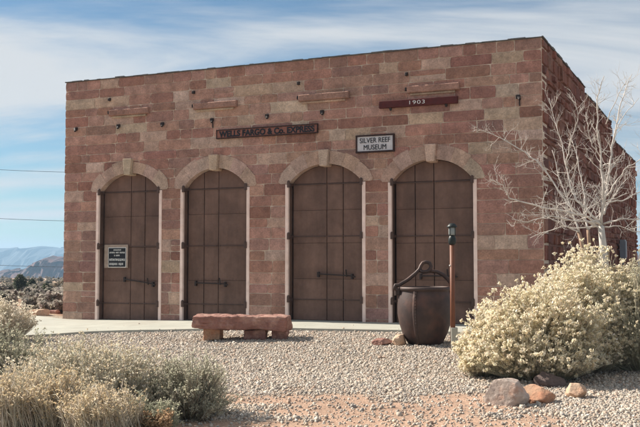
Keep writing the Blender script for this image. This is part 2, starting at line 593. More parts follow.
# projecting stone ledges, wall anchors, coping
for (a, b) in (((111, 111), (150, 109)), ((195, 107), (238, 102)), ((300, 97), (350, 92)), ((408, 89), (460, 83))):
    ua, ub = fac(*a)[0], fac(*b)[0]
    zt = 5.375
    mb = MB()
    n = 10
    xs = np.linspace(-ua, -ub, n)
    for q in range(n - 1):
        e = random.uniform(-.006, .006)
    mb.box(-ua, -ub, -.105, .03, zt - .15, zt, jit((.32, .175, .135), .06), ins=.018)
    mb.box(-ua + .06, -ub - .1, -.05, .03, zt - .20, zt - .152, jit((.44, .33, .25), .08), ins=.01)
    mb.build('stone_ledge', M['stone'], bld)
    for zz in (zt - .06, zt + .27):
        an = MB()
        an.box(-ua - .045, -ua + .008, -.09, .02, zz - .035, zz + .035, ins=.012)
        an.build('wall_anchor', M['dark_iron'], bld)
for px, py in ((77, 130), (119.5, 127), (163.5, 125), (213, 121), (268, 117), (323, 113), (519, 98)):
    u, z = fac(px, py)
    mb = MB()
    mb.tube([(-u, .02, z + .02), (-u, -.08, z + .015), (-u + .04, -.12, z - .05)], [.038, .038, .03], 8)
    mb.box(-u - .055, -u + .03, -.045, .02, z - .02, z + .06)
    if px in (213, 519): mb.tube([(-u + .02, -.05, z), (-u + .02, -.04, z - .17)], .016, 5)
    mb.build('wall_anchor', M['dark_iron'], bld)
cp = MB()
x = -W - .02
while x < .03:
    w = random.uniform(.06, .3)
    x2 = min(x + w, .04)
    t = random.uniform(.012, .032) + .008 * noise.noise(Vector((x * 1.5, 0, 0)))
    cp.box(x, x2 + .002, -.03 - random.uniform(0, .02), .50, 6.172, 6.172 + t)
    x = x2
cp.build('coping', M['coping'], bld)

# side walls: rough coursed rubble, stepping down towards the back
steps = [(0, 5.97, 6.17), (5.97, 11.55, 6.02), (11.55, D, 5.52)]


def side_wall(xo, sgn, name):
    core, rub, top_ = MB(), MB(), MB()
    for (v0, v1, h) in steps:
        lo_ = v0 if v0 > 0 else .501
        core.box(min(xo, xo - sgn * .5), max(xo, xo - sgn * .5), lo_, v1, -.3, h)
        z = -.25
        while z < h - .02:
            rh = random.uniform(.11, .34)
            if h - z - rh < .12: rh = h - z
            y = v0
            while y < v1 - .02:
                w = random.uniform(.14, .62)
                if v1 - y - w < .2: w = v1 - y
                g = random.uniform(.006, .02)
                pr = random.uniform(.0, .065) if sgn > 0 else random.uniform(.0, .012)
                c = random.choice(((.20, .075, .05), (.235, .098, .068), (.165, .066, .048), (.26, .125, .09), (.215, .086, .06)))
                dz0, dz1 = random.uniform(-.02, .03), random.uniform(-.03, .02)
                y0, y1, za, zb_ = y + g, y + w - g, z + g + max(0, dz0), z + rh - g + min(0, dz1)
                e = random.uniform(.03, .075)
                X0, X1 = xo - sgn * .01, xo + sgn * pr
                vs = [(X0, y0, za), (X0, y1, za), (X0, y1, zb_), (X0, y0, zb_)]
                q = lambda s: random.uniform(.2, 1) * e * s
                vs += [(X1 + random.uniform(-.01, .01), y0 + q(1), za + q(.6)), (X1 + random.uniform(-.01, .01), y1 - q(1), za + q(.6)),
                       (X1 + random.uniform(-.01, .01), y1 - q(1), zb_ - q(.6)), (X1 + random.uniform(-.01, .01), y0 + q(1), zb_ - q(.6))]
                fs = [(0, 1, 5, 4), (1, 2, 6, 5), (2, 3, 7, 6), (3, 0, 4, 7), (4, 5, 6, 7)]
                if sgn < 0: fs = [f[::-1] for f in fs]
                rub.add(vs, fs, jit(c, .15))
                y += w
            z += rh
        y = lo_
        while y < v1 - .01:
            w = min(random.uniform(.2, .6), v1 - y)
            t = random.uniform(.01, .06)
            top_.box(min(xo + sgn * .03, xo - sgn * .5), max(xo + sgn * .03, xo - sgn * .5), y, y + w + .002, h + .002, h + t, ins=.0)
            y += w
        top_.build('coping', M['coping'], bld)
        top_ = MB()
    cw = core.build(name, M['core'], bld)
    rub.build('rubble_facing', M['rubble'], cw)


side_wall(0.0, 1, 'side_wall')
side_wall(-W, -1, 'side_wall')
rb = MB(); rb.box(-W + .5, -.5, D - .5, D - .002, -.3, 5.5); rb.build('rear_wall', M['mortar'], bld)
rf = MB(); rf.box(-W + .5, -.5, .5, D - .5, 5.0, 5.12); rf.build('roof', M['roof'], bld)

# grey box on the side wall
u = thing('meter_box', L2W(.08, 12.9, 1.75), 'small grey metal meter box mounted on the shaded right-hand wall of the building', 'meter box', -TH)
mb = MB(); mb.box(0, .16, -.22, .22, 0, .62); mb.build('box_body', M['meter'], u)
mb = MB(); mb.tube([(.06, .05, -.002), (.06, .05, -1.7)], .03, 8); mb.build('conduit', M['meter'], u)
mb = MB(); mb.box(.162, .18, -.19, .19, .05, .57); mb.build('box_door', M['meter'], u)


# ------------------------------------------------------------------ signs
def sign_at(px, py, name, label, cat, y=-.03):
    u, z = fac(px, py)
    return thing(name, L2W(-u, y, z), label, cat, -TH)


def frame(w, h, t, y0, y1):
    mb = MB()
    mb.box(-w / 2, w / 2, y0, y1, h / 2 - t, h / 2, ins=.004)
    mb.box(-w / 2, w / 2, y0, y1, -h / 2, -h / 2 + t, ins=.004)
    mb.box(-w / 2, -w / 2 + t, y0 + .003, y1, -h / 2 + t + .001, h / 2 - t - .001, ins=.004)
    mb.box(w / 2 - t, w / 2, y0 + .003, y1, -h / 2 + t + .001, h / 2 - t - .001, ins=.004)
    return mb


s = sign_at(267, 131.8, 'express_sign', 'long narrow weathered brown board sign with dark block letters above the second arch', 'sign')
w = 2.57; h = .185
mb = MB(); mb.box(-w / 2, w / 2, -.03, .0, -h / 2, h / 2, ins=.003); mb.build('board', M['sign_brown'], s)
frame(w + .03, h + .03, .022, -.045, .0).build('sign_frame', M['sign_dark'], s)
link('lettering', lettering('WELLS FARGO & Co. EXPRESS', .19, 2.44, bold=.006), M['sign_black'], s, (0, -.036, 0))

s = sign_at(376, 143.8, 'museum_sign', 'faded white rectangular sign with black block lettering in a dark wooden frame', 'sign')
w, h = .86, .36
mb = MB(); mb.box(-w / 2, w / 2, -.035, .0, -h / 2, h / 2); mb.build('board', M['sign_pale'], s)
frame(w + .03, h + .03, .035, -.055, .0).build('sign_frame', M['sign_dark'], s)
link('lettering', lettering('SILVER REEF', .155, .70), M['sign_black'], s, (0, -.041, .072))
link('lettering', lettering('MUSEUM', .155, .52), M['sign_black'], s, (0, -.041, -.078))

s = sign_at(419, 103, 'date_board', 'dark red beam with small white year numerals fixed high above the rightmost arch', 'sign')
w, h = 1.74, .15
mb = MB(); mb.box(-w / 2, w / 2, -.10, .0, -h / 2, h / 2, ins=.01); mb.build('beam', M['sign_red'], s)
for xx in (-.62, .62):
    mb = MB(); mb.tube([(xx, -.05, -h / 2 - .004), (xx + .01, -.05, -h / 2 - .06)], [.035, .022], 7); mb.build('bracket', M['dark_iron'], s)
link('lettering', lettering('1903', .115, .34, bold=-.001, spacing=1.15), M['white'], s, (.0, -.106, -.0))

s = sign_at(113.2, 256.2, 'notice_board', 'small black notice panel with white lines on a tan board hung on the leftmost door', 'sign', y=YD - .03)
mb = MB(); mb.box(-.35, .35, -.02, 0, -.285, .285, ins=.003)
mb.build('board', M['board_tan'], s)
mb = MB(); mb.box(-.225, .305, -.026, -.021, -.275, .215); mb.build('panel_border', M['white'], s)
mb = MB(); mb.box(-.21, .29, -.032, -.027, -.26, .20); mb.build('panel', M['sign_black'], s)
tx = MB()                        # illegible rows of small white characters
for z, x0, x1, hh in ((.155, -.06, .14, .030), (.09, -.18, .26, .036), (.02, -.04, .13, .034), (-.085, -.18, .26, .056), (-.19, -.18, .26, .056)):
    x = x0
    while x < x1:
        cw = hh * random.uniform(.55, .8)
        for q in range(2): tx.box(x + q * cw * .7, x + q * cw * .7 + cw * .24, -.037, -.033, z - hh / 2, z + hh / 2)
        zz = z + hh * random.choice((-.45, 0, .4))
        tx.box(x + cw * .25, x + cw * .69, -.0365, -.033, zz - hh * .1, zz + hh * .1)
        x += cw * 1.35 if random.random() < .85 else cw * 2.2
tx.build('lettering', M['white'], s)

# ================================================================== GROUND
def glines(a, b, near0, near1, st):
    out = list(np.arange(near0, near1, st))
    x, s_ = near1, st
    while x < b: out.append(x); s_ *= 1.12; x += s_
    out.append(b)
    x, s_ = near0, st
    while x > a: x -= s_; s_ *= 1.12; out.append(max(x, a))
    return sorted(set(out))


GX = glines(-3400, 3400, -14, 12, .22)
GY = glines(-400, 3400, 5, 30, .22)
G_COL, D_COL, S_COL = (.34, .295, .235), (.43, .285, .205), (.36, .24, .165)
dirt = [(gp(375, 410), 1.7, 1.5), (gp(290, 400), 1.5, .8), (gp(470, 402), 1.0, .9), (gp(440, 427), 2.0, 1.2), (gp(250, 425), 1.2, .5)]


def dirt_f(x, y):
    f = 0
    for c, a, b in dirt:
        f = max(f, math.exp(-((x - c.x) / a) ** 2 - ((y - c.y) / b) ** 2))
    f += .45 * noise.noise(Vector((x * 1.7, y * 1.7, 5))) + .25 * noise.noise(Vector((x * 5, y * 5, 9)))
    return .95 * sstep(.22, .72, f)


def yard_f(x, y):
    """1 in the gravelled yard, 0 out in the desert"""
    p = Vector((x, y, 0)) - CORNER
    u, d = p.dot(UL), -p.dot(VB)
    e = .8 * noise.noise(Vector((x * .6, y * .6, 2)))
    f = 1 - sstep(13.0, 13.9, u + e * .4)
    f *= 1 - sstep(26, 30, math.hypot(x, y))
    if d < -.5 and u > 12: f *= .0
    return f


vs, cs = [], []
for y in GY:
    for x in GX:
        vs.append((x, y, ground(x, y)))
        yf, df = yard_f(x, y), dirt_f(x, y) if math.hypot(x, y) < 30 else 0
        k = 1 + .15 * noise.noise(Vector((x * .8, y * .8, 0)))
        far = sstep(60, 200, math.hypot(x, y))
        c = [(G_COL[i] * (1 - df) + D_COL[i] * df) * yf + S_COL[i] * (1 - yf) for i in range(3)]
        f2 = noise.noise(Vector((x * .05, y * .05, 4)))
        c = [c[i] * (1 - far) + ((.44, .30, .21)[i] if f2 > 0 else (.36, .29, .22)[i]) * far for i in range(3)]
        cs.append(tuple(v * k for v in c))
nx = len(GX)
g = MB()
g.v, g.c = vs, cs
g.f = [(j * nx + i, j * nx + i + 1, (j + 1) * nx + i + 1, (j + 1) * nx + i) for j in range(len(GY) - 1) for i in range(nx - 1)]
tag(g.build('ground', M['ground'], smooth=True), kind='structure')

# concrete walk in front of the doors
fe = []
for px, py in ((-4, 339), (45, 337), (85, 334.2), (120, 332.8), (190, 331.5), (293, 330.6), (402, 332.7), (480, 336), (560, 342)):
    P = gp(px, py)
    r = ray(px, py)
    fe.append(P)
mb = MB()
top_pts, bot = [], []
for P in fe:
    u = (P - CORNER).dot(UL)
    top_pts.append((P.x, P.y, ground(P.x, P.y) + .05))
bk = []
for P in fe:
    u = max(-1.5, min(13.4, (P - CORNER).dot(UL)))
    Q = L2W(-u, .0, 0)
    u2 = u
    bk.append((u2, slab_z(u2)))
# rows between the front edge and the wall
us = np.linspace(12.75, -1.2, 60)
fu = [((P - CORNER).dot(UL), -(P - CORNER).dot(VB)) for P in fe]
fu.sort()
U0 = [a for a, b in fu]; D0 = [b for a, b in fu]
vs, fs, cs = [], [], []
NR = 14
for i, u in enumerate(us):
    dd = float(np.interp(u, U0, D0)) + .04 * noise.noise(Vector((u * 1.2, 0, 0))) + .02 * noise.noise(Vector((u * 4, 0, 7)))
    for j in range(NR):
        t = j / (NR - 1)
        d = .012 + (dd - .012) * t if i not in () else 0
        P = L2W(-u, -d, 0)
        zt = slab_z(u) * (1 - t) + (ground(P.x, P.y) + .055) * t
        zt = max(zt, ground(P.x, P.y) + .03)
        vs.append((P.x, P.y, zt))
    P = L2W(-u, -dd - .012, 0)
    vs.append((P.x, P.y, ground(P.x, P.y) - .08))
K = NR + 1
for i in range(len(us) - 1):
    for j in range(K - 1):
        fs.append((i * K + j, i * K + j + 1, (i + 1) * K + j + 1, (i + 1) * K + j))
mb.add(vs, fs)
tag(mb.build('pavement', M['concrete'], smooth=False), kind='structure')


def on_slab(x, y):
    p = Vector((x, y, 0)) - CORNER
    u, d = p.dot(UL), -p.dot(VB)
    return -.2 < d < float(np.interp(u, U0, D0)) + .02 and -1.2 < u < 12.75


# gravel: real crushed stones, thinner over the bare dirt
pts = []
tries = 0
while len(pts) < 230000 and tries < 800000:
    tries += 1
    y = 7.6 + 15.5 * random.random() ** 1.15
    hwid = .40 * y + 1.0
    x = random.uniform(-hwid, hwid)
    if random.random() > min(1, 1.15 * (11.5 / y) ** .55): continue
    yf = yard_f(x, y)
    if random.random() > yf * .97 + .03: continue
    df = dirt_f(x, y)
    if random.random() < df * .95: continue
    if on_slab(x, y) and random.random() > .012: continue
    p = Vector((x, y, 0)) - CORNER
    if -p.dot(VB) < .05 and -.2 < p.dot(UL) < W + .2: continue
    pts.append((x, y, ground(x, y) + (.05 if on_slab(x, y) else 0)))
P = np.array(pts, dtype=np.float32)
n = len(P)
cube = np.array([(-1, -1, -1), (1, -1, -1), (1, 1, -1), (-1, 1, -1), (-1, -1, 1), (1, -1, 1), (1, 1, 1), (-1, 1, 1)], dtype=np.float32)
cf = np.array([(3, 2, 1, 0), (4, 5, 6, 7), (0, 1, 5, 4), (1, 2, 6, 5), (2, 3, 7, 6), (3, 0, 4, 7)], dtype=np.int32)
V = cube[None] * (1 + rng.uniform(-.42, .42, (n, 8, 3))).astype(np.float32)
size = (.0052 + .0066 * rng.random(n) ** 2.4 + .010 * rng.random(n) ** 14).astype(np.float32)
V *= (size[:, None] * (1 + rng.uniform(-.3, .35, (n, 3))))[:, None, :].astype(np.float32)
q = rng.normal(size=(n, 4)); q /= np.linalg.norm(q, axis=1)[:, None]
a, b, c, d = q.T
Rm = np.stack([1 - 2 * (c * c + d * d), 2 * (b * c - a * d), 2 * (b * d + a * c), 2 * (b * c + a * d), 1 - 2 * (b * b + d * d), 2 * (c * d - a * b),
               2 * (b * d - a * c), 2 * (c * d + a * b), 1 - 2 * (b * b + c * c)], 1).reshape(n, 3, 3).astype(np.float32)
V = np.einsum('nij,nkj->nki', Rm, V)
V += P[:, None, :]
V[:, :, 2] += (size * .45)[:, None]
pal = np.array([(.44, .38, .315), (.50, .44, .37), (.40, .335, .275), (.32, .29, .26), (.44, .32, .245), (.58, .525, .455), (.25, .21, .18), (.48, .38, .29)], dtype=np.float32)
ci = rng.choice(len(pal), n, p=[.26, .17, .18, .13, .09, .05, .06, .06])
cc = pal[ci] * (1 + rng.uniform(-.15, .15, (n, 1)))
me = bpy.data.meshes.new('gravel')
me.vertices.add(n * 8); me.vertices.foreach_set('co', V.astype(np.float32).ravel())
faces = (cf[None] + (np.arange(n, dtype=np.int32) * 8)[:, None, None]).reshape(-1, 4)
me.loops.add(faces.size); me.loops.foreach_set('vertex_index', faces.ravel())
me.polygons.add(len(faces)); me.polygons.foreach_set('loop_start', np.arange(0, faces.size, 4, dtype=np.int32))
me.update(calc_edges=True)
ca = me.color_attributes.new('Col', 'FLOAT_COLOR', 'POINT')
arr = np.ones((n * 8, 4), dtype=np.float32); arr[:, :3] = np.repeat(cc, 8, axis=0)
ca.data.foreach_set('color', arr.ravel())
tag(link('gravel', me, M['pebble']), 'pale crushed gravel spread over the yard in front of the building', 'gravel', kind='stuff')


# ------------------------------------------------------------------ rocks
def rock_mesh(name, size, seed, sub=5, rough=.05, cuts=15, faces=()):
    rr = random.Random(seed)
    bm = bmesh.new()
    bmesh.ops.create_icosphere(bm, subdivisions=sub, radius=1)
    planes = []
    for _ in range(cuts):
        nrm = Vector((rr.uniform(-1, 1), rr.uniform(-1, 1), rr.uniform(-.7, 1))).normalized()
        planes.append((nrm, rr.uniform(.58, .86)))
    planes += [(Vector(f[:3]).normalized(), f[3]) for f in faces]
    off = Vector((seed * 3.1, seed * 1.7, seed * .9))
    for v in bm.verts:
        p = v.co.copy()
        for nrm, dd in planes:
            e = p.dot(nrm) - dd
            if e > 0: p -= nrm * e * .98
        p *= 1 + rough * noise.fractal(p * 2.1 + off, .8, 2.1, 4) + .03 * noise.noise(p * 7 + off) + .018 * noise.noise(p * 15 + off) + .012 * noise.noise(Vector((p.x * 3, p.y * 3, p.z * 22)) + off)
        v.co = Vector((p.x * size[0], p.y * size[1], p.z * size[2]))
    me = bpy.data.meshes.new(name)
    bm.to_mesh(me); bm.free()
    me.polygons.foreach_set('use_smooth', [True] * len(me.polygons))
    return me


def rock(px, py, size, seed, m, label, sink=.35, rz=0, group=None, tilt=0, dz=0, faces=(), cuts=15):
    P = gp(px, py)
    o = link('rock', rock_mesh('rock', size, seed, faces=faces, cuts=cuts), M[m])
    o.location = (P.x, P.y, P.z + size[2] * (1 - sink) * .75 + dz)
    o.rotation_euler = (0, tilt, rz)
    tag(o, label, 'rock', group)
    return o


GR = 'rocks set at the foot of the bush'
rock(506, 404, (.26, .23, .235), 11, 'greyrock', 'grey boulder with a reddish front, leftmost of the rocks below the bush', group=GR, rz=.0, cuts=6, faces=((-.5, -.75, .15, .62), (.25, -.15, .95, .72), (.8, -.3, .5, .75)))
rock(538, 402, (.26, .17, .14), 5, 'tanrock', 'low orange sandstone rock between the grey boulder and the small pale rock', group=GR, rz=-.2, faces=((-.4, -.6, .65, .45),))
rock(577, 398, (.165, .15, .13), 23, 'paleroc', 'small pale tan rock standing apart at the right of the bush rocks', group=GR, rz=.0, sink=.2, faces=((-.35, -.75, .5, .5), (-.9, 0, .3, .6), (.9, -.1, .2, .65), (0, 0, 1, .7)))
rock(548, 386.5, (.24, .17, .14), 31, 'darkrock', 'dark rock half hidden under the bush behind the other rocks', group=GR)
GC = 'rocks beside the iron cauldron'
rock(383, 345, (.20, .15, .085), 41, 'redrock', 'flat red rock on the gravel a little left of the iron cauldron', group=GC, rz=.2)
rock(399, 345, (.17, .14, .15), 43, 'paleroc', 'pale tan rock leaning against the foot of the iron cauldron', group=GC, rz=.9)
for i, (px, py, s_, lab) in enumerate(((42, 321, .17, 'pale pinkish rock at the left end of the walk'), (55, 319.5, .12, 'small reddish rock by the foot of the building corner'), (33, 316, .2, 'reddish rock on the dirt bank left of the building'))):
    rock(px, py, (s_ * 1.4, s_, s_ * .7), 60 + i, ('paleroc', 'redrock', 'tanrock')[i], lab, group='rocks at the building corner')

# ------------------------------------------------------------------ stone bench
def slab_mesh(sx, sy, sz, seed, nx=34, ny=12, nz=6, amp=.03, rnd=.06):
    bm = bmesh.new()
    bmesh.ops.create_cube(bm, size=2)
    bmesh.ops.subdivide_edges(bm, edges=bm.edges[:], cuts=30, use_grid_fill=True)
    off = Vector((seed, seed * 2.3, 0))
    for v in bm.verts:
        p = v.co
        q = Vector((p.x * sx, p.y * sy, p.z * sz))
        # round the edges
        for ax, s_ in ((0, sx), (1, sy), (2, sz)): pass
        inner = Vector((max(-sx + rnd, min(sx - rnd, q.x)), max(-sy + rnd, min(sy - rnd, q.y)), max(-sz + rnd, min(sz - rnd, q.z))))
        dlt = q - inner
        if dlt.length > rnd: q = inner + dlt.normalized() * rnd
        nn = noise.fractal(q * 3.2 + off, .75, 2.0, 6) + .5 * (abs(noise.noise(Vector((q.x * 2, q.y * 2, q.z * 16)) + off)) - .3) + .5 * (noise.cell(q * 9 + off) - .5) * .6
        n2 = noise.noise_vector(q * 1.4 + off)
        q += dlt.normalized() * nn * amp if dlt.length > 0 else Vector()
        q += Vector((n2.x * .05, n2.y * .06, n2.z * .022))
        v.co = q
    me = bpy.data.meshes.new('seat'); bm.to_mesh(me); bm.free()
    return me


BP = gp(243, 341.5)
BP = at(242, 341, BP.y + .35); BP.z = ground(BP.x, BP.y)
bench = thing('stone_bench', BP, 'low bench of a thick red sandstone slab on stone blocks', 'bench', -.10)
bench.scale = (.89, .89, .84)
bme = slab_mesh(.99, .36, .155, 3, amp=.030, rnd=.03)
for v in bme.vertices:      # thinner at its left end, ragged right end
    t = sstep(-1.0, -.2, v.co.x)
    if v.co.z < 0: v.co.z *= .72 + .28 * t
    if v.co.z < 0 and v.co.x > .75: v.co.z -= .05 * (v.co.x - .75) / .25
sb = link('seat', bme, M['redrock'], bench, (0, 0, .385))
for i, (x, y, sx, sz, m_) in enumerate(((-.62, -.02, .19, .13, 'tanrock'), (.28, .06, .24, .13, 'redrock'), (.80, .06, .15, .135, 'redrock'))):
    o = link('support_block', slab_mesh(sx, .22, sz, 20 + i * 3, amp=.02, rnd=.03), M[m_], bench, (x, y, sz - .02))
    o.data.name = 'support_block'

# ------------------------------------------------------------------ cauldron
CP = gp(426, 346)
CP = Vector((CP.x, CP.y + .30, 0)); CP.x = at(425, 340, CP.y).x; CP.z = ground(CP.x, CP.y)
PZ = .86
pot = thing('iron_cauldron', CP, 'large rusty iron smelting cauldron with an arched bail handle standing on the gravel', 'cauldron')
prof = [(.0, .0), (.27, .0), (.305, .02), (.335, .08), (.40, .24), (.45, .42), (.478, .62), (.48, .76), (.464, .94), (.432, 1.06), (.43, 1.075), (.452, 1.085), (.462, 1.12), (.452, 1.155), (.412, 1.16), (.42, 1.08), (.43, .84), (.40, .45), (.30, .16), (.0, .12)]
prof = [(r, z * PZ) for r, z in prof]
mb = MB(); mb.lathe(prof, 56)
body = mb.build('pot_body', M['cauldron'], pot, smooth=True)


def rad(z):
    a = [(p[1], p[0]) for p in prof[2:12]]
    return float(np.interp(z, [q[0] for q in a], [q[1] for q in a]))


for az in (math.radians(-118), math.radians(62)):
    sm = MB()
    vs, fs = [], []
    zz = np.linspace(.02, 1.08 * PZ, 24)
    for z in zz:
        for da, e in ((-.075, .002), (-.07, .011), (.07, .011), (.075, .002)):
            r = rad(z) + e; vs.append((r * math.cos(az + da), r * math.sin(az + da), z))
    for i in range(len(zz) - 1):
        for k_ in range(3): fs.append((i * 4 + k_, i * 4 + k_ + 1, i * 4 + k_ + 5, i * 4 + k_ + 4))
    sm.add(vs, fs)
    for z in np.linspace(.07, 1.04 * PZ, 17):
        r = rad(z) + .012; sm.ball((r * math.cos(az + .045), r * math.sin(az + .045), z), .0105, n=7, m=4)
    sm.build('riveted_seam', M['cauldron'], pot, smooth=True)
bl = MB()
pts = [(-.50, -.05, 1.10), (-.535, -.06, 1.14), (-.52, -.06, 1.19), (-.46, -.05, 1.19), (-.30, -.03, 1.30), (-.16, -.01, 1.43), (-.09, .0, 1.51), (-.065, .01, 1.58), (-.03, .02, 1.64), (.03, .02, 1.665), (.09, .01, 1.64), (.115, .0, 1.575), (.09, -.01, 1.505), (.04, -.02, 1.465), (-.03, -.02, 1.46), (-.08, .0, 1.49)]
bl.tube([(a, b, c * PZ) for a, b, c in pts], .034, 8)
pts = [(.02, .0, 1.46), (.10, .01, 1.475), (.22, .02, 1.465), (.33, .02, 1.40), (.41, .02, 1.31), (.45, .02, 1.22), (.47, .02, 1.12)]
bl.tube([(a, b, c * PZ) for a, b, c in pts], [.026, .03, .033, .036, .034, .03, .028], 8)
bl.build('bail_handle', M['cauldron'], pot, smooth=True)
for sx in (-1, 1):
    e = MB()
    e.box(sx * .48 - .045, sx * .48 + .045, -.06, .06, .98 * PZ, 1.12 * PZ, ins=.01)
    e.tube([(sx * .49, -.09, 1.11 * PZ), (sx * .49, .09, 1.11 * PZ)], .026, 8)
    e.build('ear', M['cauldron'], pot)

# ------------------------------------------------------------------ lamp post
LP = gp(453, 349)
px_m = F / LP.y
lamp = thing('lamp_post', LP, 'slim rust-brown post with a small dark lantern on top beside the iron cauldron', 'lamp post')
PH = (349 - 244) / px_m
mb = MB(); mb.tube([(0, 0, -.1), (0, 0, PH)], .042, 14); mb.build('post', M['post'], lamp, smooth=True)
mb = MB(); mb.box(-.035, .075, -.06, .06, -.05, .36, ins=.012); mb.build('base_block', M['concrete'], lamp)
hd = thing('x', (0, 0, 0), 'x', 'x'); bpy.data.objects.remove(hd)
mb = MB(); mb.lathe([(.0, 0), (.05, 0), (.066, .03), (.066, .10), (.05, .14), (.03, .16), (.0, .16)], 16, c=(0, 0, PH - .02)); collar = mb.build('collar', M['lamp_black'], lamp, smooth=True)
mb = MB(); mb.lathe([(.0, .0), (.055, 0), (.06, .02), (.06, .12), (.055, .13), (.0, .13)], 16, c=(0, 0, PH + .14)); mb.build('lamp_glass', M['lamp_glass'], lamp, smooth=True)
mb = MB(); mb.lathe([(.06, .0), (.088, .0), (.09, .012), (.068, .04), (.045, .065), (.0, .07)], 18, c=(0, 0, PH + .27)); mb.build('lamp_cap', M['lamp_black'], lamp, smooth=True)
for k_ in range(4):
    w_ = PI / 4 + k_ * PI / 2
    mb = MB(); mb.tube([(.064 * math.cos(w_), .064 * math.sin(w_), PH + .13), (.064 * math.cos(w_), .064 * math.sin(w_), PH + .28)], .007, 5)
    mb.build('cage_bar', M['lamp_black'], lamp)
mb = MB()
mb.ball((-.044, -.02, PH * .62 + .3), .014, n=6, m=4)
mb.build('screw', M['white'], lamp)

# ================================================================== PLANTS
def rv(s=1.0):
    while True:
        v = Vector((random.uniform(-1, 1), random.uniform(-1, 1), random.uniform(-1, 1)))
        if .05 < v.length < 1: return v.normalized() * s


def puff(mb, p, r, cols, nq=9, qs=.011):
    for _ in range(nq):
        o = rv(random.uniform(.15, 1.15) * r); o.z *= .75
        a = rv(); b = a.orthogonal().normalized()
        s_ = qs * random.uniform(.6, 1.3)
        mb.quad(p + o, a * s_, b * s_ * .8, jit(random.choice(cols), .12))


def brush_meshes(R, Hh, n, stem_cols, tip_cols, leaf_cols, tips=3, puff_r=.028, nq=9, qs=.011, leaf_n=6, leaf_l=.035, leaf_w=.0035, r0=.006,
                 wild=.25, spread=1.0, flat=.0, tilt_max=1.35, seg=5, base_r=.12, lean=(0, 0), shape=.25, bsize=24, low=1.0):
    st, tp, lf = MB(), MB(), MB()
    bund = [(random.uniform(0, 2 * PI), math.sqrt(random.random()) * tilt_max, random.uniform(.74, 1.06)) for _ in range(max(10, int(n / bsize)))]
    for _ in range(n):
        w_, t, kb = random.choice(bund)
        w_ += random.gauss(0, .15) / max(.3, math.sin(t)); t = min(tilt_max, abs(t + random.gauss(0, .11)))
        b = Vector((math.cos(w_ + .3) * base_r * random.random() * R, math.sin(w_ + .3) * base_r * random.random() * R, -.03))
        k_ = kb * (random.uniform(1 - shape, 1.0) if random.random() < .8 else random.uniform(.4, .8))
        e = Vector((math.cos(w_) * math.sin(t) * R * spread, math.sin(w_) * math.sin(t) * R * spread, max(.12, math.cos(t)) * Hh)) * k_
        e += Vector((lean[0] * e.z, lean[1] * e.z, 0)) + rv(.05 * Hh)
        mid = b.lerp(e, .5); mid.z -= .10 * Hh * math.sin(t); mid += rv(.04 * R)
        pts = []
        for i in range(seg + 1):
            s_ = i / seg
            pts.append(b * (1 - s_) ** 2 + mid * 2 * s_ * (1 - s_) + e * s_ ** 2)
        c = jit(random.choice(stem_cols), .15)
        st.tube(pts, [r0 * (1 - .7 * i / seg) for i in range(seg + 1)], 3, c, cap=False)
        dirv = (pts[-1] - pts[-2]).normalized()
        ends = [pts[-1]]
        for _ in range(tips - 1):
            s_ = random.uniform(.45, .92)
            i = int(s_ * seg); p0 = pts[i].lerp(pts[min(i + 1, seg)], s_ * seg - i)
            dd = (dirv + rv(.75) + Vector((0, 0, .35))).normalized()
            L_ = random.uniform(.10, .22) * Hh
            p2 = p0 + dd * L_ + Vector((0, 0, .02))
            st.tube([p0, p0.lerp(p2, .5) + rv(.008), p2], [r0 * .4, r0 * .32, r0 * .2], 3, c, cap=False)
            ends.append(p2)
            for _ in range(leaf_n // 2):
                leaf(lf, p0.lerp(p2, random.random()), dd, leaf_l, leaf_w, leaf_cols)
        for _ in range(leaf_n):
            s_ = random.uniform(.3, 1)
            i = min(seg - 1, int(s_ * seg)); p0 = pts[i].lerp(pts[i + 1], s_ * seg - i)
            leaf(lf, p0, (pts[i + 1] - pts[i]).normalized(), leaf_l, leaf_w, leaf_cols)
        if tip_cols:
            for p in ends:
                if random.random() < .88 * (1 if t < 1.02 else low): puff(tp, p, puff_r * random.uniform(.6, 1.25), tip_cols, nq, qs)
    return st, tp, lf


def leaf(mb, p, d, l, w_, cols):
    d = (d + rv(.7)).normalized()
    a = d.orthogonal().normalized()
    a = (Matrix.Rotation(random.uniform(0, 6.28), 3, d) @ a)
    l = l * random.uniform(.6, 1.3)
    c = jit(random.choice(cols), .15)
    mb.add([p - a * w_, p + a * w_, p + d * l + a * w_ * .3, p + d * l - a * w_ * .3], [(0, 1, 2, 3)], c)


def brush(name, P, label, cat, group=None, tipname='flower_heads', **kw):
    t = thing(name, P, label, cat, 0, group)
    st, tp, lf = brush_meshes(**kw)
    st.build('stems', M['stem'], t)
    if lf.v: lf.build('foliage', M['leaf'], t)
    if tp.v: tp.build(tipname, M['leaf'], t)
    return t


CREAM = ((.80, .72, .54), (.84, .77, .61), (.68, .59, .43), (.86, .81, .68), (.74, .66, .49))
GOLD = ((.60, .51, .37), (.68, .60, .46), (.51, .42, .29), (.70, .65, .54))
SGREEN = ((.52, .49, .38), (.58, .55, .43), (.44, .42, .32))
DSTEM = ((.56, .52, .41), (.64, .60, .48), (.46, .43, .33), (.70, .66, .54))
GB = 'rabbitbrush shrubs at the right'
P1 = gp(530, 388); P1.y += 1.0; P1.x = at(533, 340, P1.y).x; P1.z = ground(P1.x, P1.y)
brush('rabbitbrush', P1, 'broad rabbitbrush covered in cream seed heads right behind the rocks', 'shrub', GB,
      R=1.14, Hh=1.34, n=2100, stem_cols=DSTEM, tip_cols=CREAM, leaf_cols=SGREEN, tips=6, puff_r=.040, nq=15, qs=.0120, leaf_n=5, low=.55, lean=(.05, 0))
P2 = at(592, 330, P1.y + 1.25); P2.z = ground(P2.x, P2.y)
